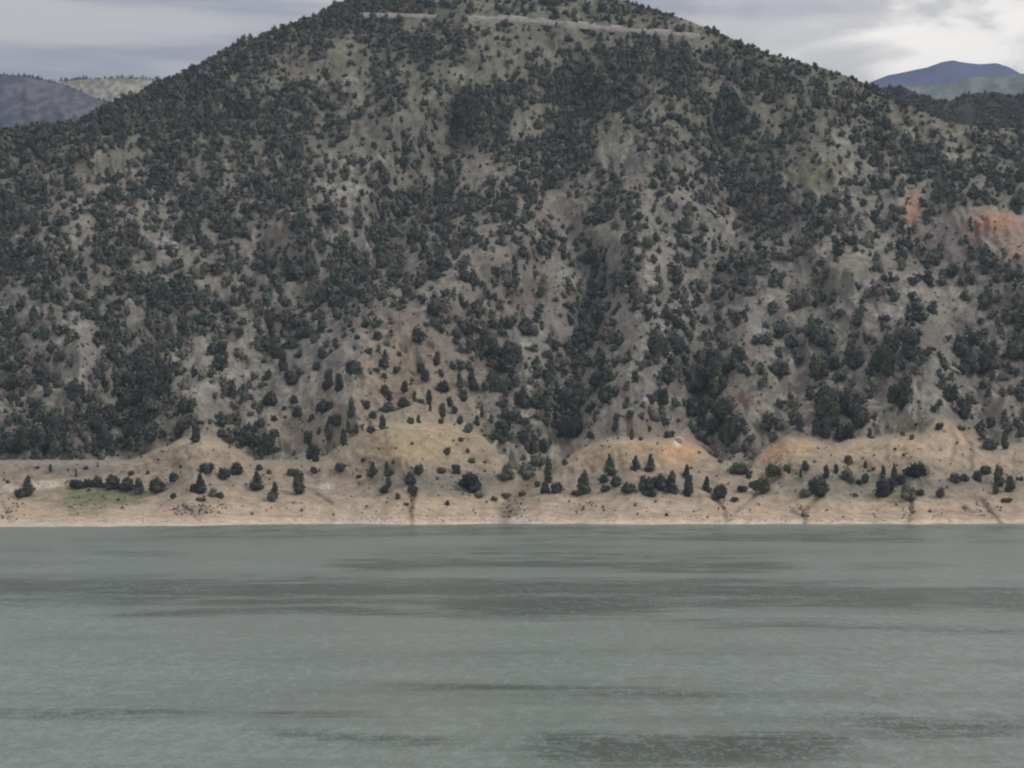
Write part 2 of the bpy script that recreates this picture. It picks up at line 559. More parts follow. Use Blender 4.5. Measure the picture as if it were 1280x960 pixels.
def depth_at(px, row):
    px = np.asarray(px, float); row = np.asarray(row, float)
    ci = np.interp(px, PX, np.arange(len(PX)))
    ri = np.interp(-row, -ROWS, np.arange(len(ROWS)))
    return bilin(Yd, ci, ri)


Yfin = np.where(gr < ridge[None, :], 0, Yd)
for j in range(len(PX)):
    over = gr[:, j] < ridge[j]
    if over.any():
        k0 = np.argmax(over)
        y0 = float(depth_at(PX[j], ridge[j]))
        Yfin[over, j] = y0
X, Yw, Z = ray(gx, RR, Yfin)
# beyond the ridge the ground falls away again
over = gr < ridge[None, :]
n_over = np.cumsum(over, axis=0)
Yw = Yw + np.where(over, n_over * 2.0, 0)
Z = Z - np.where(over, n_over ** 1.5 * 0.12, 0)
# back slope skirt
back = []
for k in range(1, 9):
    back.append((X[-1] * (1 + 0.02 * k), Yw[-1] + 55.0 * k, np.maximum(Z[-1] * (1 - k / 8.0) ** 1.2, -6)))
X = np.vstack([X] + [b[0][None] for b in back])
Yw = np.vstack([Yw] + [b[1][None] for b in back])
Z = np.vstack([Z] + [b[2][None] for b in back])

# soil colours (what the ground is made of)
K = 0.80      # photograph value -> albedo
LOW = lin((143, 137, 127)); MID = lin((136, 132, 124)); UP = lin((124, 123, 110))
t = ss(420, 560, gr)[..., None]; t2 = ss(60, 330, gr)[..., None]
soil = (UP * (1 - t2) + MID * t2) * (1 - t) + LOW * t
tint = fbm(gx / 60, gr / 50, 101, 3)[..., None]
soil = soil * (1 + 0.10 * tint * np.array([1.0, 0.9, 0.6]))
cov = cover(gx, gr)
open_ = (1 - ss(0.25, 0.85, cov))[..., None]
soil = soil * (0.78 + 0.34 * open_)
pale = ss(0.16, 0.34, fbm(gx / 15, gr / 11, 111, 3))[..., None] * hill[..., None]
soil = soil * (1 + 0.38 * pale * (0.25 + 0.75 * open_)) 
rocky = ss(0.38, 0.50, fbm(gx / 9 + gr / 40, gr / 7, 113, 3))[..., None] * hill[..., None] * ss(150, 260, gr)[..., None]
soil = soil * (1 - 0.6 * rocky) + lin((158, 148, 140)) * 0.6 * rocky
PATCH = [  # centre, radii, colour, strength
    (520, 470, 90, 110, (150, 131, 110), 0.75), (520, 548, 105, 26, (176, 154, 116), 0.9), (510, 565, 60, 18, (184, 158, 110), 0.5),
    (440, 530, 70, 50, (156, 138, 118), 0.6), (600, 430, 50, 60, (128, 117, 108), 0.5),
    (360, 540, 40, 30, (150, 132, 110), 0.6), (800, 535, 75, 22, (150, 134, 118), 0.7),
    (250, 575, 85, 38, (166, 147, 122), 0.9), (800, 572, 90, 25, (176, 150, 116), 0.85), (850, 565, 32, 18, (206, 158, 108), 0.9),
    (848, 553, 6, 8, (222, 206, 180), 0.9), (990, 562, 36, 17, (190, 160, 116), 0.9), (965, 570, 17, 11, (172, 126, 100), 0.85),
    (1120, 560, 90, 17, (184, 160, 130), 0.9), (1190, 555, 30, 30, (192, 164, 132), 0.9), (1130, 535, 50, 14, (134, 128, 108), 0.8),
    (1250, 575, 60, 18, (178, 158, 132), 0.8), (1060, 606, 100, 20, (132, 128, 112), 0.95), (560, 605, 85, 18, (132, 125, 110), 0.9), (1170, 610, 60, 14, (134, 129, 114), 0.85), (250, 600, 50, 14, (142, 132, 118), 0.6),
    (560, 610, 30, 12, (130, 124, 104), 0.5), (790, 605, 100, 14, (142, 128, 116), 0.7), (90, 588, 110, 9, (128, 121, 110), 0.95),
    (30, 590, 40, 12, (150, 134, 116), 0.8), (55, 605, 26, 6, (204, 190, 168), 0.8), (12, 610, 12, 5, (210, 196, 176), 0.7),
    (125, 622, 75, 13, (120, 122, 84), 1.0), (105, 635, 40, 12, (132, 128, 98), 0.7), (408, 609, 14, 6, (214, 200, 184), 0.8),
    (245, 640, 30, 8, (130, 112, 98), 0.5), (945, 612, 16, 8, (206, 192, 172), 0.7), (636, 642, 18, 14, (126, 130, 104), 0.85),
    (660, 626, 40, 8, (140, 132, 104), 0.5), (1230, 640, 50, 10, (172, 142, 118), 0.6), (1240, 605, 50, 14, (144, 134, 116), 0.7),
    (650, 650, 30, 5, (206, 190, 168), 0.7), (730, 640, 60, 8, (170, 150, 124), 0.4), (1000, 636, 60, 14, (184, 160, 128), 0.5),
    (450, 648, 50, 5, (196, 176, 158), 0.7), (230, 652, 60, 4, (192, 174, 154), 0.6), (60, 652, 90, 5, (192, 174, 152), 0.8),
    (375, 579, 34, 4, (150, 142, 106), 0.7),
    (625, 318, 34, 14, (146, 136, 122), 0.8), (580, 345, 34, 16, (150, 138, 122), 0.8), (540, 372, 30, 14, (150, 140, 124), 0.8),
    (500, 420, 34, 26, (158, 142, 122), 0.8), (475, 455, 40, 26, (162, 144, 122), 0.8), (560, 420, 40, 30, (144, 132, 118), 0.7),
    (520, 505, 70, 26, (168, 148, 122), 0.7), (640, 375, 50, 26, (138, 126, 116), 0.6), (505, 533, 60, 7, (192, 172, 138), 0.6),
    (790, 553, 50, 5, (192, 166, 130), 0.6), (250, 555, 40, 6, (184, 166, 138), 0.6), (1090, 553, 60, 5, (194, 172, 142), 0.6),
    # the red scar and reddish patches
    (1141, 262, 15, 30, (176, 132, 110), 1.0), (1245, 280, 50, 18, (192, 142, 112), 1.0), (1268, 302, 36, 26, (170, 138, 118), 0.9),
    (1205, 300, 40, 30, (128, 112, 112), 0.85), (1160, 290, 25, 25, (124, 112, 110), 0.7), (1220, 290, 22, 14, (150, 106, 98), 0.6),
    (925, 502, 26, 16, (138, 112, 100), 0.9), (700, 270, 40, 22, (128, 110, 104), 0.7), (672, 370, 45, 26, (130, 112, 104), 0.7),
    (905, 102, 14, 12, (122, 106, 102), 0.7), (375, 85, 30, 18, (116, 106, 98), 0.7), (425, 78, 28, 16, (110, 108, 90), 0.7),
    (600, 85, 60, 40, (112, 110, 94), 0.5), (720, 50, 110, 18, (108, 105, 96), 0.6), (1015, 218, 45, 24, (122, 120, 94), 0.95),
    (1060, 340, 60, 16, (136, 130, 108), 0.8), (975, 362, 32, 12, (138, 126, 110), 0.7), (990, 170, 60, 30, (114, 111, 96), 0.6),
    (1195, 162, 30, 8, (124, 121, 96), 0.8), (1250, 145, 40, 8, (124, 118, 100), 0.5), (840, 262, 30, 18, (128, 120, 110), 0.6),
    (745, 300, 26, 14, (126, 118, 108), 0.6), (20, 375, 16, 14, (132, 122, 112), 0.8), (205, 307, 14, 7, (146, 132, 126), 0.9),
    (165, 275, 12, 14, (132, 118, 112), 0.8), (105, 290, 18, 12, (136, 124, 114), 0.8), (102, 432, 16, 26, (134, 126, 116), 0.8),
    (350, 295, 28, 16, (140, 126, 116), 0.8), (290, 342, 24, 10, (132, 120, 118), 0.8), (280, 435, 26, 14, (134, 126, 116), 0.7),
    (800, 205, 26, 28, (118, 110, 104), 0.7), (595, 222, 18, 12, (126, 118, 106), 0.8), (480, 170, 40, 24, (118, 112, 102), 0.6),
    (940, 440, 30, 22, (122, 110, 106), 0.6), (1165, 432, 20, 12, (128, 120, 110), 0.6), (1150, 490, 22, 10, (140, 134, 122), 0.6),
    (1235, 515, 20, 20, (132, 124, 118), 0.7), (65, 500, 24, 10, (112, 106, 100), 0.7), (610, 330, 40, 16, (132, 120, 110), 0.7),
    (500, 400, 40, 20, (138, 124, 112), 0.7), (150, 195, 30, 14, (112, 107, 94), 0.6), (110, 205, 40, 16, (108, 104, 94), 0.5),
]
ex = 1 + 0.0 * gx
n_edge = 0.35 * fbm(gx / 9, gr / 7, 121, 3)
shore = ss(606, 640, gr)[..., None] * w[..., None]
soil = soil * (1 - w[..., None]) + lin((158, 144, 127)) * w[..., None]
soil = soil * (1 - shore) + lin((182, 164, 144)) * shore
beach = ss(645, 653, gr)[..., None]
soil = soil * (1 - beach) + lin((208, 190, 172)) * beach
for (cx, cy, rx, ry, c, a) in PATCH:
    m_ = ((gx - cx) / rx) ** 2 + ((gr - cy) / ry) ** 2
    m_ = (a * ss(1.25, 0.35, np.sqrt(m_) + n_edge))[..., None]
    lc = lin(c); lc = lc.mean() + (lc - lc.mean()) * 0.74
    soil = soil * (1 - m_) + lc * m_
# strata and drawdown lines parallel to the water
str_ = (fbm(gx / 90, gr / 3.0, 131, 2) * 0.10 * ss(575, 620, gr) * w)[..., None]
soil = soil * (1 + str_)
for A, s, pts in GULLIES:
    d = seg_dist(gx + 2 * fbm(gx / 9, gr / 9, 81, 2), gr, pts)
    m_ = (0.5 * np.exp(-(d / (s * 0.8)) ** 2))[..., None]
    soil = soil * (1 - m_) + lin((112, 98, 82)) * m_
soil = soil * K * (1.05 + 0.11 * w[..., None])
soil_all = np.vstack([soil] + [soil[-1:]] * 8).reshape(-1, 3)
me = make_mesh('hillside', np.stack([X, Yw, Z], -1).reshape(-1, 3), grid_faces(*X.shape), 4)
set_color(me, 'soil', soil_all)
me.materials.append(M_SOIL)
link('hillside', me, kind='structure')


# ------------------------------------------------------------------ distant hills
def far_hill(name, pts, Y0, slope, col1, col2, foot_row, seed, rough=2.0, tex=40.0, x0=None, x1=None):
    xs = np.linspace(x0 if x0 is not None else pts[0][0], x1 if x1 is not None else pts[-1][0], 160)
    top = pl(xs, pts) + rough * fbm(xs / 14, xs * 0, seed, 3)
    nr = 60
    co = []; cc = []
    for k in range(nr + 26):
        if k < nr:
            f = k / (nr - 1)
            rows = foot_row + (top - foot_row) * f
            dep = Y0 + slope * (f - 1) + 0.16 * slope * fbm(xs / tex, f * 2.5 + 0 * xs, seed + 3, 4) * math.sin(math.pi * min(f, 0.999))
            x, y, z = ray(xs, rows, dep)
            topx, topy, topz = x, y, z
        else:
            g = (k - nr + 1) / 26.0
            x, y, z = topx, topy + slope * g, topz * (1 - g) - 5 * g
        co.append(np.stack([x, y, z], -1))
        f = min(1.0, k / nr)
        rows_c = foot_row + (top - foot_row) * f
        m_ = ss(-0.15, 0.25, fbm(xs / tex * 1.6 + rows_c / 30, rows_c / tex * 2.2, seed + 9, 4))[:, None]
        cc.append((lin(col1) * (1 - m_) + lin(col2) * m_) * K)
    co = np.array(co); cc = np.array(cc)
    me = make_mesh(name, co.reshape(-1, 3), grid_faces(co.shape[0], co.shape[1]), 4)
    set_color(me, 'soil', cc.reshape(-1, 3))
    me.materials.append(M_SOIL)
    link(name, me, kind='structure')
    return xs, top


PURPLE = [(-300, 120), (-120, 98), (-40, 92), (0, 93), (30, 95), (55, 98), (75, 104), (95, 112), (120, 122), (150, 134), (220, 160)]
SADDLE = [(-20, 110), (40, 104), (70, 101), (100, 99), (150, 97), (190, 99), (215, 99), (260, 104), (330, 130)]
MTN = [(1000, 150), (1060, 116), (1092, 101), (1110, 94), (1140, 88), (1160, 84), (1176, 78), (1190, 75), (1206, 78), (1225, 80),
       (1246, 79), (1262, 84), (1276, 92), (1300, 96), (1360, 100), (1500, 130)]
FIELDS = [(1000, 140), (1090, 112), (1140, 108), (1180, 106), (1200, 101), (1215, 96), (1240, 95), (1262, 94), (1300, 90), (1400, 98), (1500, 120)]
WOODED = [(1020, 160), (1080, 120), (1100, 110), (1115, 107), (1132, 109), (1150, 118), (1170, 124), (1188, 126), (1200, 120), (1220, 116),
          (1245, 115), (1262, 119), (1285, 117), (1350, 122), (1500, 150)]
far_hill('left_hill', PURPLE, 2500, 500, (76, 82, 98), (112, 108, 116), 210, 201, 1.4, 12.0)  # bluish haze tint painted into the slope colours, besides the haze box
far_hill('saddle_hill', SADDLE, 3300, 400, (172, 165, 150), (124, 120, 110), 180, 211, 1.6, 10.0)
far_hill('far_mountain', MTN, 5200, 1000, (64, 70, 116), (82, 84, 126), 160, 221, 0.5, 40.0)  # blue of the distance haze painted into the mountain's own colours
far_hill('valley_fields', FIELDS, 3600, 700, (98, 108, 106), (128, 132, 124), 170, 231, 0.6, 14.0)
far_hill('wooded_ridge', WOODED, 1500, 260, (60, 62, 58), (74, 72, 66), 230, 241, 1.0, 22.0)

# ground sheet under everything, out to the horizon
me = make_mesh('ground', np.array([(-7000, -1500, -7), (7000, -1500, -7), (7000, 7500, -7), (-7000, 7500, -7)], float),
               np.arange(4), 4, False)
me.materials.append(plain_material('valley_ground', (0.16, 0.15, 0.11), scale=0.01))
link('ground', me, kind='structure')

# ------------------------------------------------------------------ lake
wr = np.concatenate([np.arange(1300, 970, -8.0), np.arange(970, 650, -1.0)])
wy = CAM_H * F / (wr - HORIZON)
wy = np.concatenate([[-900, -300, -50], wy, [700, 720]])
wx = np.concatenate([np.arange(-700, -200, 20.0), np.arange(-200, 200, 2.5), np.arange(200, 701, 20.0)])
WX, WY = np.meshgrid(wx, wy)
safe = np.maximum(WY, 20)
wrow = HORIZON + CAM_H * F / safe
wpx = 640 + WX / safe * F
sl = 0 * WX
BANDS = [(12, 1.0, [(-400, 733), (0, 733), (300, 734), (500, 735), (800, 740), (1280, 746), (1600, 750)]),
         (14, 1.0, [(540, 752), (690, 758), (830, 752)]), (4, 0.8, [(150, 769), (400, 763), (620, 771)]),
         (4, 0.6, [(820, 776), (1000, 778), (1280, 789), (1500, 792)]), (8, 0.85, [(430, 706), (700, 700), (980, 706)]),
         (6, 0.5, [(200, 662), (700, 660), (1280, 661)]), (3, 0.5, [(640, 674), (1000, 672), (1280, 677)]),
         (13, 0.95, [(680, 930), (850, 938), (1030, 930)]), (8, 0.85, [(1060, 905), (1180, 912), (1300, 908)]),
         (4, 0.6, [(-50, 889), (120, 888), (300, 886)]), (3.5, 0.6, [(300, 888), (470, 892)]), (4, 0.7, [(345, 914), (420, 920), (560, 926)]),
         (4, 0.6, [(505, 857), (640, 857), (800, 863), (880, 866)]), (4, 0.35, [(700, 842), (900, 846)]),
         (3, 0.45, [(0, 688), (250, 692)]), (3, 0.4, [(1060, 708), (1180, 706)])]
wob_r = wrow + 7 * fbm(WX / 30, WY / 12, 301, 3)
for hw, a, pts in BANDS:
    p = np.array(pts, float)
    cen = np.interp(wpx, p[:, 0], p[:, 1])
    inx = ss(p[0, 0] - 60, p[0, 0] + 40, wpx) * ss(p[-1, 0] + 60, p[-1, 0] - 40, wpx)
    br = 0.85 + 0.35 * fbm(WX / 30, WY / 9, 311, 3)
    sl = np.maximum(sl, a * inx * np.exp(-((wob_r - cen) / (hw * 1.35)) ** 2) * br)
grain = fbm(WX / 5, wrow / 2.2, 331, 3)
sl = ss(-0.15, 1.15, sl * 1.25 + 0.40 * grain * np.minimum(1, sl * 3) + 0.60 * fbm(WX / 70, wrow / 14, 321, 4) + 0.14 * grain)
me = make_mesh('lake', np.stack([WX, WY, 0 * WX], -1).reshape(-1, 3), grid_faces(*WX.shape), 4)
set_float(me, 'dark_band', sl.ravel())
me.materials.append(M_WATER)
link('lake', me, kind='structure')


# ------------------------------------------------------------------ shrubs
def ico(sub):
    p = (1 + 5 ** 0.5) / 2
    v = [(-1, p, 0), (1, p, 0), (-1, -p, 0), (1, -p, 0), (0, -1, p), (0, 1, p), (0, -1, -p), (0, 1, -p), (p, 0, -1), (p, 0, 1), (-p, 0, -1), (-p, 0, 1)]
    f = [(0, 11, 5), (0, 5, 1), (0, 1, 7), (0, 7, 10), (0, 10, 11), (1, 5, 9), (5, 11, 4), (11, 10, 2), (10, 7, 6), (7, 1, 8),
         (3, 9, 4), (3, 4, 2), (3, 2, 6), (3, 6, 8), (3, 8, 9), (4, 9, 5), (2, 4, 11), (6, 2, 10), (8, 6, 7), (9, 8, 1)]
    v = [np.array(a, float) / np.linalg.norm(a) for a in v]
    for _ in range(sub):
        nf = []; cache = {}
        def mid(a, b):
            k = (min(a, b), max(a, b))
            if k not in cache:
                q = v[a] + v[b]
                v.append(q / np.linalg.norm(q)); cache[k] = len(v) - 1
            return cache[k]
        for a, b, c in f:
            ab, bc, ca = mid(a, b), mid(b, c), mid(c, a)
            nf += [(a, ab, ca), (b, bc, ab), (c, ca, bc), (ab, bc, ca)]
        f = nf
    return np.array(v), np.array(f)


ICO0, ICO1 = ico(0), ico(1)


def crown_geom(r, shape, nblob, sub, nleaf, leaf):
    """foliage in a unit box: x,y in -0.5..0.5, z in 0..1"""
    V, Fc, T = [], [], []
    n = 0
    blobs = []
    for k in range(nblob):
        if shape == 'cone':
            h = (k + 0.5) / nblob
            rad = (0.36 * (1 - h) ** 0.7 + 0.07) * r.uniform(0.8, 1.15)
            a = r.uniform(0, 6.28); off = 0.12 * (1 - h)
            c = np.array([1.7 * off * math.cos(a), 1.7 * off * math.sin(a), 0.10 + 0.80 * h])
            R = np.array([rad, rad, 0.62 / nblob + 0.10])
        elif shape == 'low':
            a = r.uniform(0, 6.28); off = r.uniform(0.0, 0.30)
            c = np.array([off * math.cos(a) * 1.1, off * math.sin(a), r.uniform(0.30, 0.55)])
            rad = r.uniform(0.17, 0.27)
            R = np.array([rad, rad, r.uniform(0.25, 0.42)])
        elif shape == 'tall':
            h = (k + 0.5) / nblob
            a = r.uniform(0, 6.28); off = r.uniform(0.02, 0.20)
            c = np.array([off * math.cos(a), off * math.sin(a), 0.12 + 0.70 * h])
            rad = r.uniform(0.24, 0.34) * (1 - 0.45 * h)
            R = np.array([rad, rad, r.uniform(0.15, 0.24)])
        else:
            a = r.uniform(0, 6.28) if k else 0
            off = 0.0 if k == 0 else r.uniform(0.14, 0.36)
            zc = 0.42 if k == 0 else r.uniform(0.14, 0.86 - off)
            c = np.array([off * math.cos(a), off * math.sin(a), zc])
            rad = 0.27 if k == 0 else r.uniform(0.10, 0.23)
            R = np.array([rad, rad, rad * r.uniform(0.95, 1.3) + (0.10 if k == 0 else 0)])
        blobs.append((c, R))
        v, f = sub
        q = v * R * (0.90 + r.uniform(-0.24, 0.20, (len(v), 1))) + c
        q[:, 2] = np.maximum(q[:, 2], -0.02)
        V.append(q); Fc.append(f + n); n += len(q)
        T.append(np.full(len(q), r.uniform(0.62, 1.35)))
    if nleaf:
        bi = r.randint(0, nblob, nleaf)
        d = r.normal(0, 1, (nleaf, 3)); d /= np.linalg.norm(d, axis=1)[:, None]
        d[:, 2] = np.where(d[:, 2] < -0.5, -d[:, 2], d[:, 2])
        C = np.array([blobs[i][0] for i in bi]); RR_ = np.array([blobs[i][1] for i in bi])
        p = C + d * RR_ * r.uniform(0.85, 1.34, (nleaf, 1))
        tv = r.normal(0, 1, (nleaf, 3)); tv -= 0.5 * d * (tv * d).sum(1)[:, None]; tv /= np.linalg.norm(tv, axis=1)[:, None]
        bv = np.cross(tv, d + 0.4 * r.normal(0, 1, (nleaf, 3))); bv /= np.linalg.norm(bv, axis=1)[:, None] + 1e-6
        s = leaf * r.uniform(0.6, 1.4, (nleaf, 1))
        q = np.stack([p - tv * s - bv * s * 0.5, p + tv * s - bv * s * 0.5, p + bv * s * 0.9 + d * s * 0.5], 1)
        q[..., 2] = np.maximum(q[..., 2], 0.0)
        V.append(q.reshape(-1, 3)); Fc.append(np.arange(nleaf * 3).reshape(-1, 3) + n); n += nleaf * 3
        T.append(np.repeat(r.uniform(0.6, 1.45, nleaf), 3))
    V = np.concatenate(V); V[:, 2] = np.clip(V[:, 2], 0, 1.08)
    return V, np.concatenate(Fc), np.concatenate(T)


SHAPES = ['round', 'round', 'cone', 'low', 'tall', 'round']
LO = []
for k in range(14):
    r = np.random.RandomState(500 + k)
    sh = ['round', 'round', 'low', 'tall', 'round', 'cone', 'round'][k % 7]
    LO.append(crown_geom(r, sh, 5 if sh != 'cone' else 4, ICO0, 90, 0.085))
HI = {}
for sh in ('round', 'cone', 'low', 'tall'):
    HI[sh] = []
    for k in range(4):
        r = np.random.RandomState(900 + k * 13 + len(sh) * 3)
        V, Fc, T = crown_geom(r, sh, 11 if sh != 'cone' else 7, ICO1, 620, 0.048)
        m_ = make_mesh('crown_' + sh, V, Fc.ravel(), 3, False)
        set_float(m_, 'tint', T)
        m_.materials.append(M_FOL)
        HI[sh].append(m_)


def trunk_mesh():
    """gnarled stem with four limbs, unit height"""
    V, Fc = [], []
    n = 0
    def limb(p0, p1, r0, r1, seg=6):
        nonlocal n
        p0 = np.array(p0, float); p1 = np.array(p1, float)
        d = p1 - p0; d /= np.linalg.norm(d)
        a = np.cross(d, (0.3, 0.9, 0.1)); a /= np.linalg.norm(a); b = np.cross(d, a)
        for p, rr in ((p0, r0), ((p0 + p1) / 2 + a * r0 * 0.4, (r0 + r1) / 2), (p1, r1)):
            for s in range(seg):
                th = 2 * math.pi * s / seg
                V.append(p + rr * (a * math.cos(th) + b * math.sin(th)))
        for q in range(2):
            for s in range(seg):
                s2 = (s + 1) % seg
                Fc.append((n + q * seg + s, n + q * seg + s2, n + (q + 1) * seg + s2, n + (q + 1) * seg + s))
        n += 3 * seg
    limb((0, 0, -0.12), (0.03, 0.01, 0.35), 0.055, 0.035)
    limb((0.03, 0.01, 0.33), (-0.02, 0.02, 0.78), 0.035, 0.012)
    limb((0.01, 0, 0.15), (0.24, 0.05, 0.50), 0.030, 0.010)
    limb((0.01, 0, 0.12), (-0.22, -0.08, 0.46), 0.030, 0.010)
    limb((0.02, 0.01, 0.25), (0.03, -0.22, 0.58), 0.026, 0.010)
    m_ = make_mesh('trunk', np.array(V), np.array(Fc).ravel(), 4)
    m_.materials.append(M_BARK)
    return m_


TRUNK = trunk_mesh()
DK = (0.068, 0.073, 0.063); GR = (0.076, 0.088, 0.060); GY = (0.125, 0.128, 0.108); BR = (0.110, 0.088, 0.072); OL = (0.098, 0.110, 0.062)
count = [0]


def place_shrub(px, base, wpx_, hpx, shape, col, label, group, name='juniper'):
    Y = float(depth_at(px, base))
    x, y, z = ray(px, base, Y)
    s = Y / F
    W, H = wpx_ * s, hpx * s
    root = bpy.data.objects.new(name, None)
    COL.objects.link(root)
    root.empty_display_size = 0.5
    root.location = (float(x), float(y) + W * 0.15, float(z) - 0.05 * H)
    root.scale = (W * 1.06, W * 1.06, H * 1.08)
    root.rotation_euler = (0, 0, random.uniform(0, 6.28))
    root['label'] = label
    root['category'] = 'bush' if name != 'juniper' else 'shrub'
    root['group'] = group
    c = bpy.data.objects.new('crown', random.choice(HI[shape]))
    COL.objects.link(c); c.parent = root
    k = random.uniform(0.85, 1.15)
    c.color = (col[0] * k, col[1] * k, col[2] * k, 1)
    t_ = bpy.data.objects.new('trunk', TRUNK)
    COL.objects.link(t_); t_.parent = root
    count[0] += 1
    assert len(label.split()) <= 16, label
    return root


# (centre px, foot row, width, height, form, colour)
R_, C_, L_, T_ = 'round', 'cone', 'low', 'tall'
ZONES = []


def zone(phrase, group, items):
    ZONES.append((phrase, group, items))


G_SH = 'shrubs along the lake shore'
G_SP = 'shrubs scattered over the bare tan spur'
G_BL = 'shrubs on the crests of the bare bluffs'
zone('left of the green meadow', G_SH,
     [(9, 604, 6, 5, R_, DK), (24, 623, 16, 12, L_, DK), (34, 621, 18, 24, C_, DK)])
zone('just below the shore road parapet', G_SH,
     [(47, 586, 5, 4, R_, DK), (63, 590, 5, 10, T_, DK), (95, 596, 4, 9, T_, DK), (108, 587, 8, 5, L_, DK), (122, 584, 3, 6, T_, DK)])
zone('in the row behind the meadow', G_SH,
     [(93, 611, 22, 13, L_, DK), (110, 609, 15, 12, R_, DK), (122, 610, 19, 17, R_, GR), (142, 612, 27, 21, R_, DK),
      (158, 614, 23, 20, R_, GR), (173, 617, 15, 19, T_, DK)])
zone('at left foot of the dome mound', G_SH,
     [(164, 594, 9, 6, L_, BR), (185, 593, 7, 6, L_, OL), (196, 617, 25, 23, R_, DK), (217, 602, 15, 14, R_, DK), (216, 624, 9, 9, R_, DK)])
zone('on the dome mound face', G_SH,
     [(258, 592, 19, 17, R_, DK), (280, 600, 16, 18, R_, DK), (295, 592, 19, 18, R_, DK), (320, 612, 18, 21, C_, DK)])
zone('below the dome mound, above brushwood', G_SH,
     [(241, 615, 10, 13, R_, DK), (249, 616, 15, 22, C_, DK), (251, 627, 13, 6, L_, GY), (265, 621, 12, 13, R_, GY), (276, 623, 10, 10, R_, DK)])
zone('on the dome mound crest', G_BL, [(244, 553, 17, 24, T_, DK), (275, 546, 13, 12, R_, DK)])
zone('in dip right of dome mound', G_SH,
     [(324, 588, 10, 9, R_, DK), (336, 593, 8, 7, L_, OL), (340, 627, 14, 13, L_, GY), (343, 622, 12, 18, C_, DK), (365, 595, 13, 12, R_, OL),
      (374, 617, 22, 28, T_, GR), (392, 591, 10, 10, R_, BR)])
zone('at left foot of ochre bluff', G_SH,
     [(426, 590, 18, 13, R_, DK), (449, 598, 10, 5, L_, BR), (466, 596, 12, 17, C_, DK), (483, 595, 10, 17, C_, DK), (490, 594, 7, 7, R_, DK),
      (480, 617, 14, 12, R_, DK), (485, 610, 10, 14, T_, DK), (497, 624, 8, 10, R_, BR)])
zone('on the yellowish ochre bluff face', G_SH,
     [(455, 577, 10, 5, L_, OL), (492, 580, 6, 6, R_, BR), (558, 569, 11, 11, R_, BR), (575, 552, 8, 7, R_, BR), (584, 566, 6, 7, R_, BR), (590, 579, 10, 7, L_, OL),
      (606, 579, 5, 4, R_, BR)])
zone('at right foot of ochre bluff', G_SH,
     [(512, 606, 15, 20, R_, DK), (525, 593, 14, 15, R_, DK), (517, 620, 16, 16, R_, DK), (508, 632, 7, 4, L_, BR), (551, 592, 14, 8, L_, BR),
      (570, 592, 11, 15, R_, DK), (588, 615, 36, 30, R_, (0.030, 0.040, 0.036)), (559, 632, 7, 8, R_, DK), (598, 622, 16, 6, L_, GY)])
zone('in the green central gully mouth', G_SH,
     [(633, 601, 22, 25, R_, GY), (656, 598, 27, 22, R_, GY), (618, 626, 10, 5, L_, OL), (632, 622, 16, 6, L_, OL), (652, 620, 12, 6, L_, OL),
      (671, 609, 9, 8, L_, DK), (686, 604, 14, 32, T_, GR), (681, 617, 14, 17, R_, DK), (695, 616, 18, 15, R_, DK)])
zone('at left foot of orange-topped bluff', G_SH,
     [(706, 581, 9, 9, R_, BR), (729, 618, 22, 27, T_, GR), (720, 620, 14, 7, L_, DK), (762, 594, 15, 24, C_, GR), (754, 603, 12, 12, R_, DK),
      (755, 615, 14, 11, R_, DK), (769, 609, 15, 18, R_, GR), (784, 617, 20, 17, R_, DK)])
zone('below centre of orange-topped bluff', G_SH,
     [(795, 588, 13, 17, C_, DK), (813, 589, 13, 19, C_, DK), (805, 614, 23, 23, R_, DK), (811, 621, 21, 9, L_, DK), (826, 613, 24, 23, R_, DK),
      (840, 617, 17, 27, T_, DK)])
zone('just left of the white rocks', G_SH,
     [(859, 598, 11, 16, C_, DK), (861, 621, 17, 26, T_, DK), (884, 615, 12, 18, C_, DK), (899, 624, 20, 21, R_, DK), (900, 579, 8, 5, L_, BR), (919, 627, 12, 6, L_, DK)])
zone('in the gully of white rocks', G_SH,
     [(922, 592, 28, 17, R_, OL), (936, 598, 9, 9, R_, DK), (927, 615, 16, 9, L_, DK), (941, 610, 11, 9, L_, DK), (953, 618, 22, 25, R_, OL)])
zone('below the reddish knob', G_SH,
     [(968, 596, 24, 18, R_, OL), (984, 588, 12, 10, R_, OL), (1007, 588, 11, 15, R_, DK), (1001, 597, 5, 11, T_, DK)])
zone('right of the white-rock gully', G_SH,
     [(1026, 619, 29, 28, R_, DK), (1033, 598, 11, 16, T_, DK), (1007, 622, 19, 11, L_, GY), (1045, 592, 8, 12, T_, DK), (1061, 581, 14, 15, R_, BR),
      (1060, 602, 22, 18, R_, GY), (1069, 621, 6, 6, R_, DK)])
zone('just left of the smooth oval bush', G_SH,
     [(1082, 586, 7, 10, T_, DK), (1092, 588, 6, 5, R_, DK), (1074, 606, 12, 8, R_, DK), (1081, 604, 11, 14, R_, DK), (1104, 597, 9, 14, C_, DK),
      (1108, 620, 25, 28, R_, (0.045, 0.045, 0.048)), (1118, 600, 9, 19, C_, DK), (1126, 606, 16, 15, R_, DK)])
zone('at or below the oval bush', G_SH,
     [(1145, 598, 33, 22, R_, (0.034, 0.034, 0.036)), (1136, 626, 24, 25, R_, GY), (1151, 620, 11, 10, R_, DK), (1176, 623, 13, 16, R_, BR)])
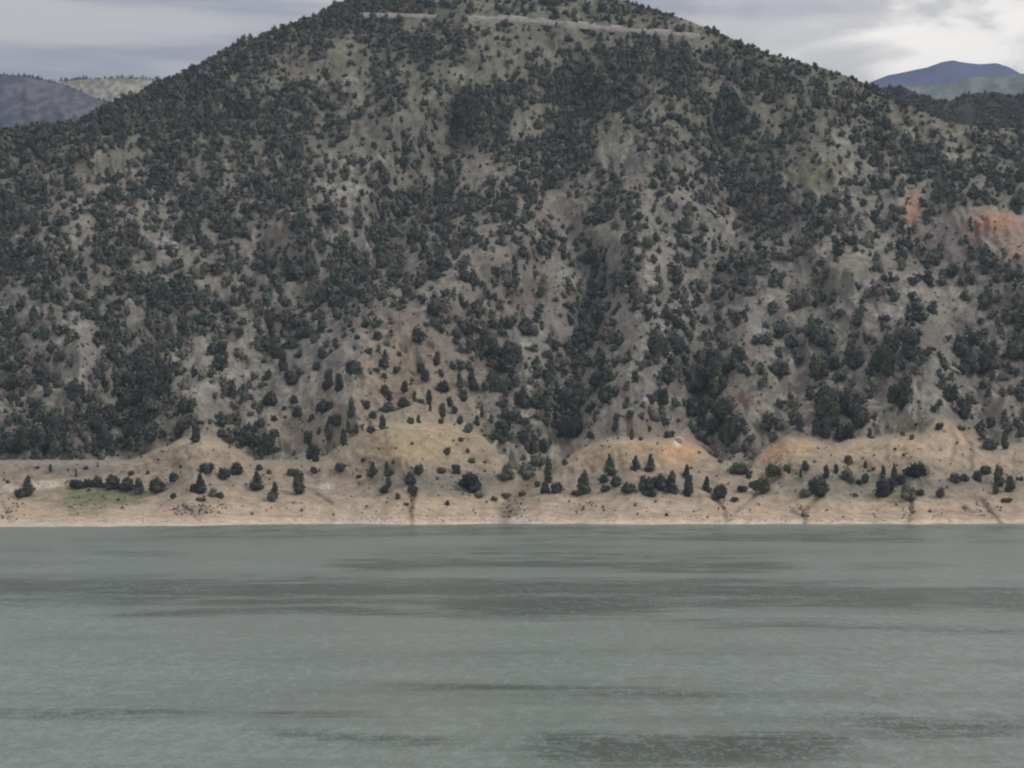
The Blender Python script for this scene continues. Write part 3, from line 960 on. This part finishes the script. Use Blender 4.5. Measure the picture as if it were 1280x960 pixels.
zone('below the eroded right-hand bank', G_SH,
     [(1196, 604, 18, 14, R_, DK), (1206, 601, 13, 11, R_, DK), (1223, 602, 14, 15, R_, DK), (1234, 593, 20, 12, L_, OL), (1250, 608, 18, 25, T_, OL),
      (1263, 615, 16, 21, T_, OL), (1245, 618, 10, 13, R_, DK), (1260, 627, 16, 5, L_, BR), (1272, 600, 5, 5, R_, DK), (1278, 601, 6, 7, R_, DK)])
zone('atop the orange-topped bluff', G_BL,
     [(744, 528, 8, 15, T_, DK), (738, 548, 12, 11, R_, DK), (770, 539, 11, 12, C_, DK), (771, 527, 12, 13, R_, DK), (789, 522, 13, 11, R_, DK),
      (790, 550, 8, 15, T_, BR), (811, 540, 9, 10, R_, BR), (801, 551, 7, 6, R_, DK), (837, 547, 14, 11, R_, BR)])
zone('above the cream right-hand bluff', G_BL,
     [(1175, 537, 10, 11, R_, DK), (1129, 545, 7, 7, R_, BR), (1140, 550, 6, 9, R_, BR), (1110, 536, 5, 5, R_, BR), (1088, 548, 8, 12, C_, DK),
      (1130, 570, 5, 4, R_, BR), (1236, 562, 19, 17, R_, DK), (1257, 561, 13, 19, T_, DK), (1239, 534, 13, 17, R_, DK)])
zone('at top of bare tan spur', G_SP,
     [(481, 450, 7, 13, T_, DK), (480, 462, 15, 19, R_, DK), (470, 464, 9, 5, L_, DK), (480, 473, 9, 8, R_, DK), (496, 466, 10, 11, R_, DK), (498, 445, 7, 7, R_, DK),
      (526, 466, 13, 17, R_, DK), (532, 477, 13, 18, R_, DK)])
zone('on tan spur upper right', G_SP,
     [(547, 457, 11, 18, T_, BR), (564, 462, 14, 13, R_, DK), (550, 470, 9, 11, R_, DK), (580, 461, 20, 14, R_, GY), (515, 477, 6, 6, R_, BR),
      (552, 490, 23, 16, R_, DK), (574, 484, 11, 17, C_, DK), (590, 490, 16, 28, C_, DK)])
zone('in middle of tan spur', G_SP,
     [(506, 491, 12, 15, T_, DK), (480, 495, 17, 16, R_, DK), (484, 515, 21, 15, R_, GY), (487, 501, 9, 9, R_, DK), (504, 509, 18, 16, R_, DK),
      (518, 502, 8, 13, T_, DK), (526, 504, 8, 7, R_, DK), (536, 506, 9, 19, T_, DK), (538, 514, 5, 9, T_, DK)])
zone('on tan spur lower right', G_SP,
     [(577, 501, 13, 19, R_, DK), (561, 507, 11, 13, R_, DK), (568, 517, 10, 12, R_, DK), (553, 523, 13, 18, T_, DK), (552, 530, 8, 9, R_, DK), (575, 531, 10, 14, R_, BR),
      (585, 541, 13, 14, R_, GY), (596, 533, 9, 14, T_, DK), (602, 522, 7, 15, T_, DK)])
zone('just above the ochre bluff top', G_SP,
     [(512, 530, 10, 11, R_, DK), (523, 529, 7, 10, T_, DK), (478, 536, 12, 17, T_, DK), (466, 523, 11, 12, R_, DK), (464, 542, 12, 11, R_, DK),
      (456, 510, 14, 13, R_, DK), (439, 522, 12, 24, T_, DK), (446, 542, 15, 14, R_, DK), (435, 540, 8, 15, T_, DK)])
zone('on tan spur left edge', G_SP,
     [(430, 557, 13, 20, T_, DK), (408, 549, 11, 19, T_, DK), (419, 533, 18, 18, R_, DK), (392, 577, 20, 25, R_, DK), (386, 557, 13, 19, R_, DK),
      (404, 517, 24, 21, R_, DK), (389, 526, 9, 10, R_, DK), (395, 462, 12, 12, R_, DK), (410, 487, 17, 24, T_, DK)])
zone('on grey slope left of spur', G_SP,
     [(372, 521, 16, 16, R_, DK), (367, 505, 12, 13, R_, DK), (354, 513, 8, 7, R_, DK), (342, 527, 8, 9, R_, DK), (337, 508, 22, 24, R_, DK),
      (335, 570, 28, 32, R_, DK), (342, 548, 15, 14, R_, DK), (334, 475, 12, 15, R_, DK), (383, 546, 10, 9, R_, DK)])
zone('at upper left of tan spur', G_SP,
     [(423, 489, 14, 23, T_, DK), (439, 468, 26, 19, L_, DK), (367, 480, 26, 24, R_, DK), (353, 463, 16, 24, T_, DK), (403, 448, 14, 17, R_, DK),
      (472, 425, 15, 14, R_, DK), (523, 430, 20, 24, R_, DK), (446, 425, 8, 8, R_, DK), (532, 408, 7, 7, R_, DK)])

ORD = ['leftmost', 'second from the left', 'third from the left', 'fourth from the left', 'fifth from the left', 'sixth from the left',
       'seventh from the left', 'eighth from the left', 'ninth from the left', 'tenth from the left']
SHW = {'round': 'rounded', 'cone': 'pointed', 'low': 'spreading', 'tall': 'upright'}
TONE = {DK: 'dark', GR: 'dark green', GY: 'greyish', BR: 'brownish', OL: 'olive'}
EXPL = []
for phrase, group, items in ZONES:
    order = sorted(range(len(items)), key=lambda i: items[i][0])
    for rank, i in enumerate(order):
        px, b, wv, hv, sh, col = items[i]
        size = 'tiny' if max(wv, hv) < 8 else 'small' if max(wv, hv) < 13 else 'big' if max(wv, hv) >= 24 else 'medium'
        tone = TONE.get(col, 'very dark')
        pos = 'rightmost' if rank == len(items) - 1 and rank > 0 else ORD[rank]
        lab = '%s %s %s shrub, %s %s' % (size, SHW[sh], tone, pos, phrase)
        EXPL.append((px, b, wv, hv))
        place_shrub(px, b, wv, hv, sh, col, lab, group)
EXPL = np.array(EXPL, float)
print('explicit shrubs', len(EXPL))

# ---- the rest of the slope: the cover chart decides how many
cell = 10
ROADS = [(585, 874, [(585, 22), (640, 23), (700, 28), (760, 34), (800, 38), (845, 42), (874, 44)]), (452, 548, [(452, 17), (480, 18), (520, 19), (548, 20)])]
trees = []
near = {}
ex_x, ex_y = EXPL[:, 0], EXPL[:, 1] - EXPL[:, 3] / 2
hand = [(425, 446), (556, 440), (612, 500), (612, 560), (425, 575), (425, 520), (330, 575), (330, 500), (345, 452)]


def in_poly(x, y, poly):
    ins = False
    j = len(poly) - 1
    for i in range(len(poly)):
        if (poly[i][1] > y) != (poly[j][1] > y) and x < (poly[j][0] - poly[i][0]) * (y - poly[i][1]) / (poly[j][1] - poly[i][1]) + poly[i][0]:
            ins = not ins
        j = i
    return ins


for cy in np.arange(-40, 590, cell):
    for cx in np.arange(-150, 1430, cell):
        x = cx + rng.uniform(0, cell); y = cy + rng.uniform(0, cell)
        c = float(cover(x, y))
        c = c + 0.13 * float(fbm(x / 22, y / 18, 401, 2)) * (1 if 0.15 < c < 0.93 else 0)
        lr = float(ss(820, 940, x) * ss(290, 350, y))
        c = min(max(c, 0.0), 0.965 - 0.12 * lr) * (1 - 0.06 * lr)
        Yt = float(np.interp(y, [-60, 0, 250, 400, 500, 600], [1190, 1130, 940, 830, 762, 706]))
        ppm = F / Yt
        md = 3.8 + 0.9 * float(ss(230, 420, y)) + 1.4 * float(ss(780, 950, x) * ss(280, 360, y))
        sky_near = float(ss(26, 6, y - pl(x, RIDGE)))
        md *= 1 - 0.32 * sky_near
        area = math.pi / 4 * (md * ppm) ** 2 * 0.9
        lam = -math.log(1 - c) * cell * cell / area * 1.40
        if c > 0.3 and 0 < pl(x, CREST) - y < 24:
            lam *= 2.0
        lam *= 1 - 0.25 * float(ss(0.5, 0.1, c))
        for k in range(rng.poisson(lam)):
            tx = cx + rng.uniform(0, cell); base = cy + rng.uniform(0, cell)
            if base < pl(tx, RIDGE) + 1 or base > pl(tx, CREST) - 1:
                continue
            if any(xa_ < tx < xb_ and pl(tx, rd) - 1 < base < pl(tx, rd) + 9 and rng.rand() < 0.85 for xa_, xb_, rd in ROADS):
                continue
            wv = md * ppm * float(np.clip(rng.lognormal(-0.06, 0.40), 0.38, 2.0))
            hv = wv * rng.uniform(0.75, 1.35) * (1 - 0.25 * sky_near)
            key = (int(tx // 12), int(base // 12))
            if any(math.hypot(q[0] - tx, (q[1] - base) * 1.15) < (0.31 - 0.20 * c + 0.07 * lr) * (q[2] + wv) for a_ in (-1, 0, 1) for b_ in (-1, 0, 1) for q in near.get((key[0] + a_, key[1] + b_), ())):
                continue
            if in_poly(tx, base, hand) or np.any(np.hypot(ex_x - tx, ex_y - base + hv / 2) < (EXPL[:, 2] + wv) * 0.42):
                continue
            trees.append((tx, base, wv, hv))
            near.setdefault(key, []).append((tx, base, wv))
# low scrub on the open ground
scrub = []
for k in range(9000):
    x = rng.uniform(-100, 1380); y = rng.uniform(0, 648)
    if y < pl(x, RIDGE) + 2:
        continue
    on_shore = y > pl(x, CREST) + 3
    if on_shore and rng.rand() > 0.5 or (not on_shore and rng.rand() > 1.15 - float(cover(x, y))):
        continue
    ppm = F / float(depth_at(x, y))
    s = float(np.clip(rng.lognormal(0.0, 0.45), 0.5, 2.6)) * ppm * (0.7 if on_shore else 1)
    scrub.append((x, y, s * 1.2, s * 0.8))
trees.sort(key=lambda a: -a[1])
print('trees', len(trees), 'scrub', len(scrub))

ZN = [((0, 160, 440, 580), 'dark juniper in the dense wood above the left end of the shore road'),
      ((160, 345, 380, 580), 'dark juniper on the grey slope above the bare dome-shaped mound'),
      ((600, 760, 400, 600), 'dark juniper in the wooded ravine between the two ochre bluffs'),
      ((760, 870, 380, 560), 'dark juniper on the slope above the orange-topped bluff'),
      ((870, 960, 380, 590), 'dark juniper in the wooded ravine above the white rocks'),
      ((960, 1090, 380, 570), 'dark juniper in the wood above the cream bluff'),
      ((1090, 1281, 380, 570), 'dark juniper on the slope above the eroded tan bank at the right edge')]
want = 300 - count[0]
vis = [t_ for t_ in trees if 4 < t_[0] < 1276 and t_[1] > 440 and any(z[0][0] <= t_[0] < z[0][1] for z in ZN)]
vis.sort(key=lambda a: -(a[2] * a[3]))
chosen = set()
for t_ in vis:
    if len(chosen) >= want:
        break
    zz = [z for z in ZN if z[0][0] <= t_[0] < z[0][1] and z[0][2] <= t_[1] <= z[0][3]]
    if not zz:
        continue
    chosen.add(t_)
    sh = random.choice([R_, R_, R_, T_, L_])
    place_shrub(t_[0], t_[1], t_[2], t_[3], sh, random.choice([DK, DK, DK, GR]), zz[0][1], 'junipers ' + zz[0][1].split('juniper ')[1])
rest = [t_ for t_ in trees if t_ not in chosen]
print('individual shrubs', count[0])


def merged(name, items, depth_fn, variants, **props):
    V, Fc, T, Kd = [], [], [], []
    n = 0
    arr = np.array(items)
    Y = depth_fn(arr[:, 0], arr[:, 1])
    x, y, z = ray(arr[:, 0], arr[:, 1], Y)
    s = Y / F
    for i in range(len(arr)):
        v, f, t_ = variants[rng.randint(len(variants))]
        a = rng.uniform(0, 6.28)
        W, H = arr[i, 2] * s[i], arr[i, 3] * s[i]
        ca, sa = math.cos(a), math.sin(a)
        q = np.empty_like(v)
        q[:, 0] = (v[:, 0] * ca - v[:, 1] * sa) * W * 1.1 + x[i]
        q[:, 1] = (v[:, 0] * sa + v[:, 1] * ca) * W * 1.1 + y[i] + 0.15 * W
        q[:, 2] = v[:, 2] * H * 1.1 + z[i] - 0.08 * H
        V.append(q); Fc.append(f + n); n += len(q)
        T.append(t_ * rng.uniform(0.78, 1.28)); Kd.append(np.full(len(q), rng.rand()))
    me = make_mesh(name, np.concatenate(V), np.concatenate(Fc).ravel(), 3, False)
    set_float(me, 'tint', np.concatenate(T))
    set_float(me, 'kind_mix', np.concatenate(Kd))
    me.materials.append(M_FOL_STUFF)
    return link(name, me, **props)


merged('hillside_junipers', rest, depth_at, LO, kind='stuff', label='thousands of dark junipers and scrub oaks covering the upper hillside', category='shrubs')
SC = [crown_geom(np.random.RandomState(700 + k), 'low', 1, ICO0, 12, 0.16) for k in range(5)]
merged('low_scrub', scrub, depth_at, SC, kind='stuff', label='small dry tufts and low scrub dotted over the open soil', category='scrub')


# ------------------------------------------------------------------ hill-top road (a cut bench with a pale bank above it)
def ribbon(name, pts_px, w_up, mat, parent=None, **props):
    """a solid strip along picture-traced ground points: list of (px,row), height in m"""
    xs = np.array([p[0] for p in pts_px], float); rs = np.array([p[1] for p in pts_px], float)
    n = 90
    u = np.linspace(xs[0], xs[-1], n)
    r = np.interp(u, xs, rs) + 0.6 * fbm(u / 15, u * 0, 505, 2)
    Y = depth_at(u, r)
    Y = np.convolve(np.pad(Y, 6, 'edge'), np.ones(13) / 13, 'valid')
    x, y, z = ray(u, r, Y)
    hgt = w_up * (0.55 + 0.45 * (0.5 + 0.5 * fbm(u / 10, u * 0, 506, 3))) * np.minimum(1, np.minimum((u - xs[0]) / 8, (xs[-1] - u) / 8) + 0.15)
    prof = [(-3.6, -3.5, 0), (-3.6, 0.0, 0), (0.6, 0.05, 0), (1.0, 0.2, 0.25), (2.2, 0.1, 1.0), (3.4, 0.0, 1.08), (9.0, -4.0, 1.0)]
    co = []
    for dy, dz, k in prof:
        wig = 0.35 * fbm(u / 4, u * 0 + dy, 507, 2)
        co.append(np.stack([x, y + dy + (wig if k else 0), z + dz + hgt * k], -1))
    co = np.array(co)
    me = make_mesh(name, co.reshape(-1, 3), grid_faces(co.shape[0], co.shape[1]), 4)
    me.materials.append(mat)
    return link(name, me, parent, **props)


ribbon('road', [(585, 22), (640, 23), (700, 28), (760, 34), (800, 38), (845, 42), (874, 44)], 2.6, M_GRAVEL, kind='structure')
ribbon('road', [(452, 17), (480, 18), (520, 19), (548, 20)], 1.6, M_GRAVEL, kind='structure')

# ------------------------------------------------------------------ shore road with its low parapet
def box_verts(x0, x1, y0, y1, z0, z1):
    return [(x0, y0, z0), (x1, y0, z0), (x1, y1, z0), (x0, y1, z0), (x0, y0, z1), (x1, y0, z1), (x1, y1, z1), (x0, y1, z1)]


BOX_F = [(0, 3, 2, 1), (4, 5, 6, 7), (0, 1, 5, 4), (1, 2, 6, 5), (2, 3, 7, 6), (3, 0, 4, 7)]
YR = 676.0
xa, _, zr = ray(-260, 578.4, YR)
xb, _, _ = ray(402, 578.4, YR)
xa, xb, zr = float(xa), float(xb), float(zr)
me = bpy.data.meshes.new('road'); me.from_pydata(box_verts(xa, xb, YR + 0.5, YR + 7.5, zr - 3.0, zr), [], BOX_F); me.materials.append(M_ASPHALT)
link('road', me, kind='structure')
wall = bpy.data.objects.new('roadside_parapet', None); COL.objects.link(wall)
wall.location = (xa, YR, zr)
wall['label'] = 'long low pale parapet edging the shore road at the left, above the green meadow'
wall['category'] = 'wall'
me = bpy.data.meshes.new('wall_section'); me.from_pydata(box_verts(0, 5.92, 0, 0.45, -2.5, 0.85), [], BOX_F); me.materials.append(M_CONC)
me2 = bpy.data.meshes.new('coping'); me2.from_pydata(box_verts(0, 5.96, -0.06, 0.51, 0.85, 0.98), [], BOX_F); me2.materials.append(M_CONC)
nsec = int((float(ray(404, 578, YR)[0]) - xa) / 6)
for k in range(nsec):
    px_k = 640 + (xa + 6 * k) / YR * F
    o = link('wall_section', me, wall); o.location = (6 * k, 0, 0)
    o2 = link('coping', me2, wall); o2.location = (6 * k, 0, 0)

# ------------------------------------------------------------------ rocks
def rock_mesh(seed, n_sub=1):
    r = np.random.RandomState(seed)
    v, f = ico(n_sub)
    v = v * (1 + r.uniform(-0.28, 0.22, (len(v), 1)))
    v[:, 2] = np.maximum(v[:, 2], -0.4)
    m_ = make_mesh('rock', v * 0.5, f.ravel(), 3, False)
    m_.materials.append(M_ROCK)
    return m_


ROCKS = [rock_mesh(40 + k, 2) for k in range(6)]

def outcrop(px, row, wpx_, hpx, tilt, label):
    Y = float(depth_at(px, row)); x, y, z = ray(px, row, Y); s = Y / F
    o = link('rock_outcrop', ROCKS[len(label) % 6])
    o.location = (float(x), float(y) - 0.3, float(z)); o.scale = (wpx_ * s, wpx_ * s * 0.5, hpx * s * 1.3)
    o.rotation_euler = (0, tilt, random.uniform(-0.3, 0.3))
    o['label'] = label; o['category'] = 'rock'; o['group'] = 'pale rock outcrops on the hillside'


for a in [(1193, 463, 17, 5, 0.5, 'white slanting rock slab among dark junipers, lower right hillside'),
          (1088, 270, 24, 5, 0.75, 'long pale slanting ledge below the olive clearing, left of red scar'),
          (891, 266, 20, 5, 0.6, 'pale broken ledge just right of the round grey clearing'),
          (213, 308, 22, 11, 0.0, 'blocky pale outcrop facing the lake on the left wooded slope'),
          (161, 278, 9, 18, 0.1, 'tall narrow pale crag on the left wooded slope'),
          (162, 383, 13, 14, 0.1, 'small upright pale crag in the dark left wood, centre'),
          (99, 363, 7, 6, 0.0, 'tiny white boulder in the dark left wood'),
          (457, 318, 16, 20, 0.2, 'rounded grey crag in the bluish ravine left of centre'),
          (486, 376, 12, 7, -0.4, 'whitish rock at the crest line left of the tan spur'),
          (471, 382, 10, 6, -0.4, 'lower whitish rock at the crest line left of the tan spur'),
          (848, 552, 9, 7, 0.4, 'chalk white point on top of the orange-topped bluff'),
          (325, 412, 12, 12, 0.2, 'pale crag above the dome mound, beside the grey slope'),
          (110, 262, 20, 8, -0.5, 'pale curved ledge in the upper left wood')]:
    outcrop(*a)

rk_v, rk_f = ico(1)
SR = []
for k in range(6):
    r = np.random.RandomState(60 + k)
    v = rk_v * (1 + r.uniform(-0.3, 0.3, (len(rk_v), 1))) * 0.5
    SR.append((v, rk_f, np.ones(len(v))))
stones = []
for (cx, cy, rx, ry, n) in [(408, 609, 16, 6, 40), (945, 612, 18, 8, 60), (650, 650, 60, 3, 90), (245, 640, 30, 9, 60), (460, 649, 60, 3, 60),
                            (60, 604, 25, 5, 25), (10, 612, 12, 5, 20), (720, 640, 90, 8, 60), (1200, 645, 70, 7, 50), (120, 651, 120, 3, 160), (960, 650, 220, 3, 240), (500, 650, 160, 3, 140), (640, 640, 400, 10, 160)]:
    for _ in range(n):
        stones.append((cx + rng.normal() * rx * 0.6, cy + rng.normal() * ry * 0.6, rng.uniform(0.8, 3.2), rng.uniform(0.6, 2.0)))
stones = [q for q in stones if q[1] < 653]
o = merged('shore_stones', stones, depth_at, SR, kind='stuff', label='loose pale stones strewn along the lake shore', category='stones')
o.data.materials.clear(); o.data.materials.append(M_ROCK)

# dry brushwood lying on the beach below the dome mound
brush = []
for (cx, cy, rx, ry, n) in [(250, 638, 34, 7, 55), (222, 634, 12, 4, 12), (905, 628, 5, 12, 16), (1006, 640, 6, 8, 20), (1136, 640, 8, 8, 16), (1236, 636, 18, 9, 24),
                            (514, 632, 4, 12, 12), (12, 640, 12, 10, 22), (640, 636, 16, 12, 30), (740, 634, 30, 6, 14), (108, 628, 24, 8, 16)]:
    for _ in range(n):
        brush.append((cx + rng.uniform(-1, 1) * rx, cy + rng.uniform(-1, 1) * ry, rng.uniform(2.5, 6), rng.uniform(1.2, 3)))
merged('shore_brushwood', [q for q in brush if q[1] < 651], depth_at, SC, kind='stuff', label='brown brushwood and small plants lying along the beach', category='brushwood')


# ------------------------------------------------------------------ trees on the far ridges (too many and too small to count)
def ridge_trees(name, line, Y, n, x0, x1, spread, size, label, seed):
    r = np.random.RandomState(seed)
    items = []
    for _ in range(n):
        x = r.uniform(x0, x1)
        items.append((x, pl(x, line) + abs(r.normal()) * spread + 0.6, r.uniform(0.6, 1.4) * size, r.uniform(0.8, 1.7) * size))
    return merged(name, items, lambda a, b: np.full(len(a), float(Y)), LO[:6], kind='stuff', label=label, category='trees')


ridge_trees('saddle_trees', SADDLE, 3300, 120, 55, 210, 5.0, 4.2, 'tiny scattered trees on the skyline of the pale saddle', 1)
ridge_trees('left_hill_trees', PURPLE, 2495, 420, -60, 150, 16.0, 3.2, 'tiny trees fringing the bluish hill at the far left', 2)
wood = []
r = np.random.RandomState(8)
for _ in range(1500):
    x = r.uniform(1040, 1400); t0 = pl(x, WOODED)
    wood.append((x, t0 + r.uniform(1.5, 60), r.uniform(4, 9), r.uniform(3, 6.5)))
def wood_depth(a, b):
    return 1500 - 260 * np.clip((b - pl(a, WOODED)) / (230 - pl(a, WOODED)), 0, 1) - 2
merged('ridge_wood', wood, wood_depth, LO, kind='stuff', label='dense dark wood covering the low ridge behind the right shoulder', category='trees')

# ------------------------------------------------------------------ haze
m, t, b = new_mat('haze_air')
t.nodes.remove(b)
pv = N(t, 'ShaderNodeVolumePrincipled')
pv.inputs['Color'].default_value = (0.62, 0.77, 1.0, 1)
pv.inputs['Density'].default_value = 0.00009
t.links.new(pv.outputs[0], t.nodes['Material Output'].inputs['Volume'])
me = bpy.data.meshes.new('haze')
me.from_pydata(box_verts(-7200, 7200, -1700, 7700, -8, 1230), [], BOX_F)
me.materials.append(m)
link('haze', me, kind='stuff')
print('tris', sum(len(o.data.loops) - 2 * len(o.data.polygons) for o in bpy.data.objects if o.type == 'MESH' and o.data.users < 3))
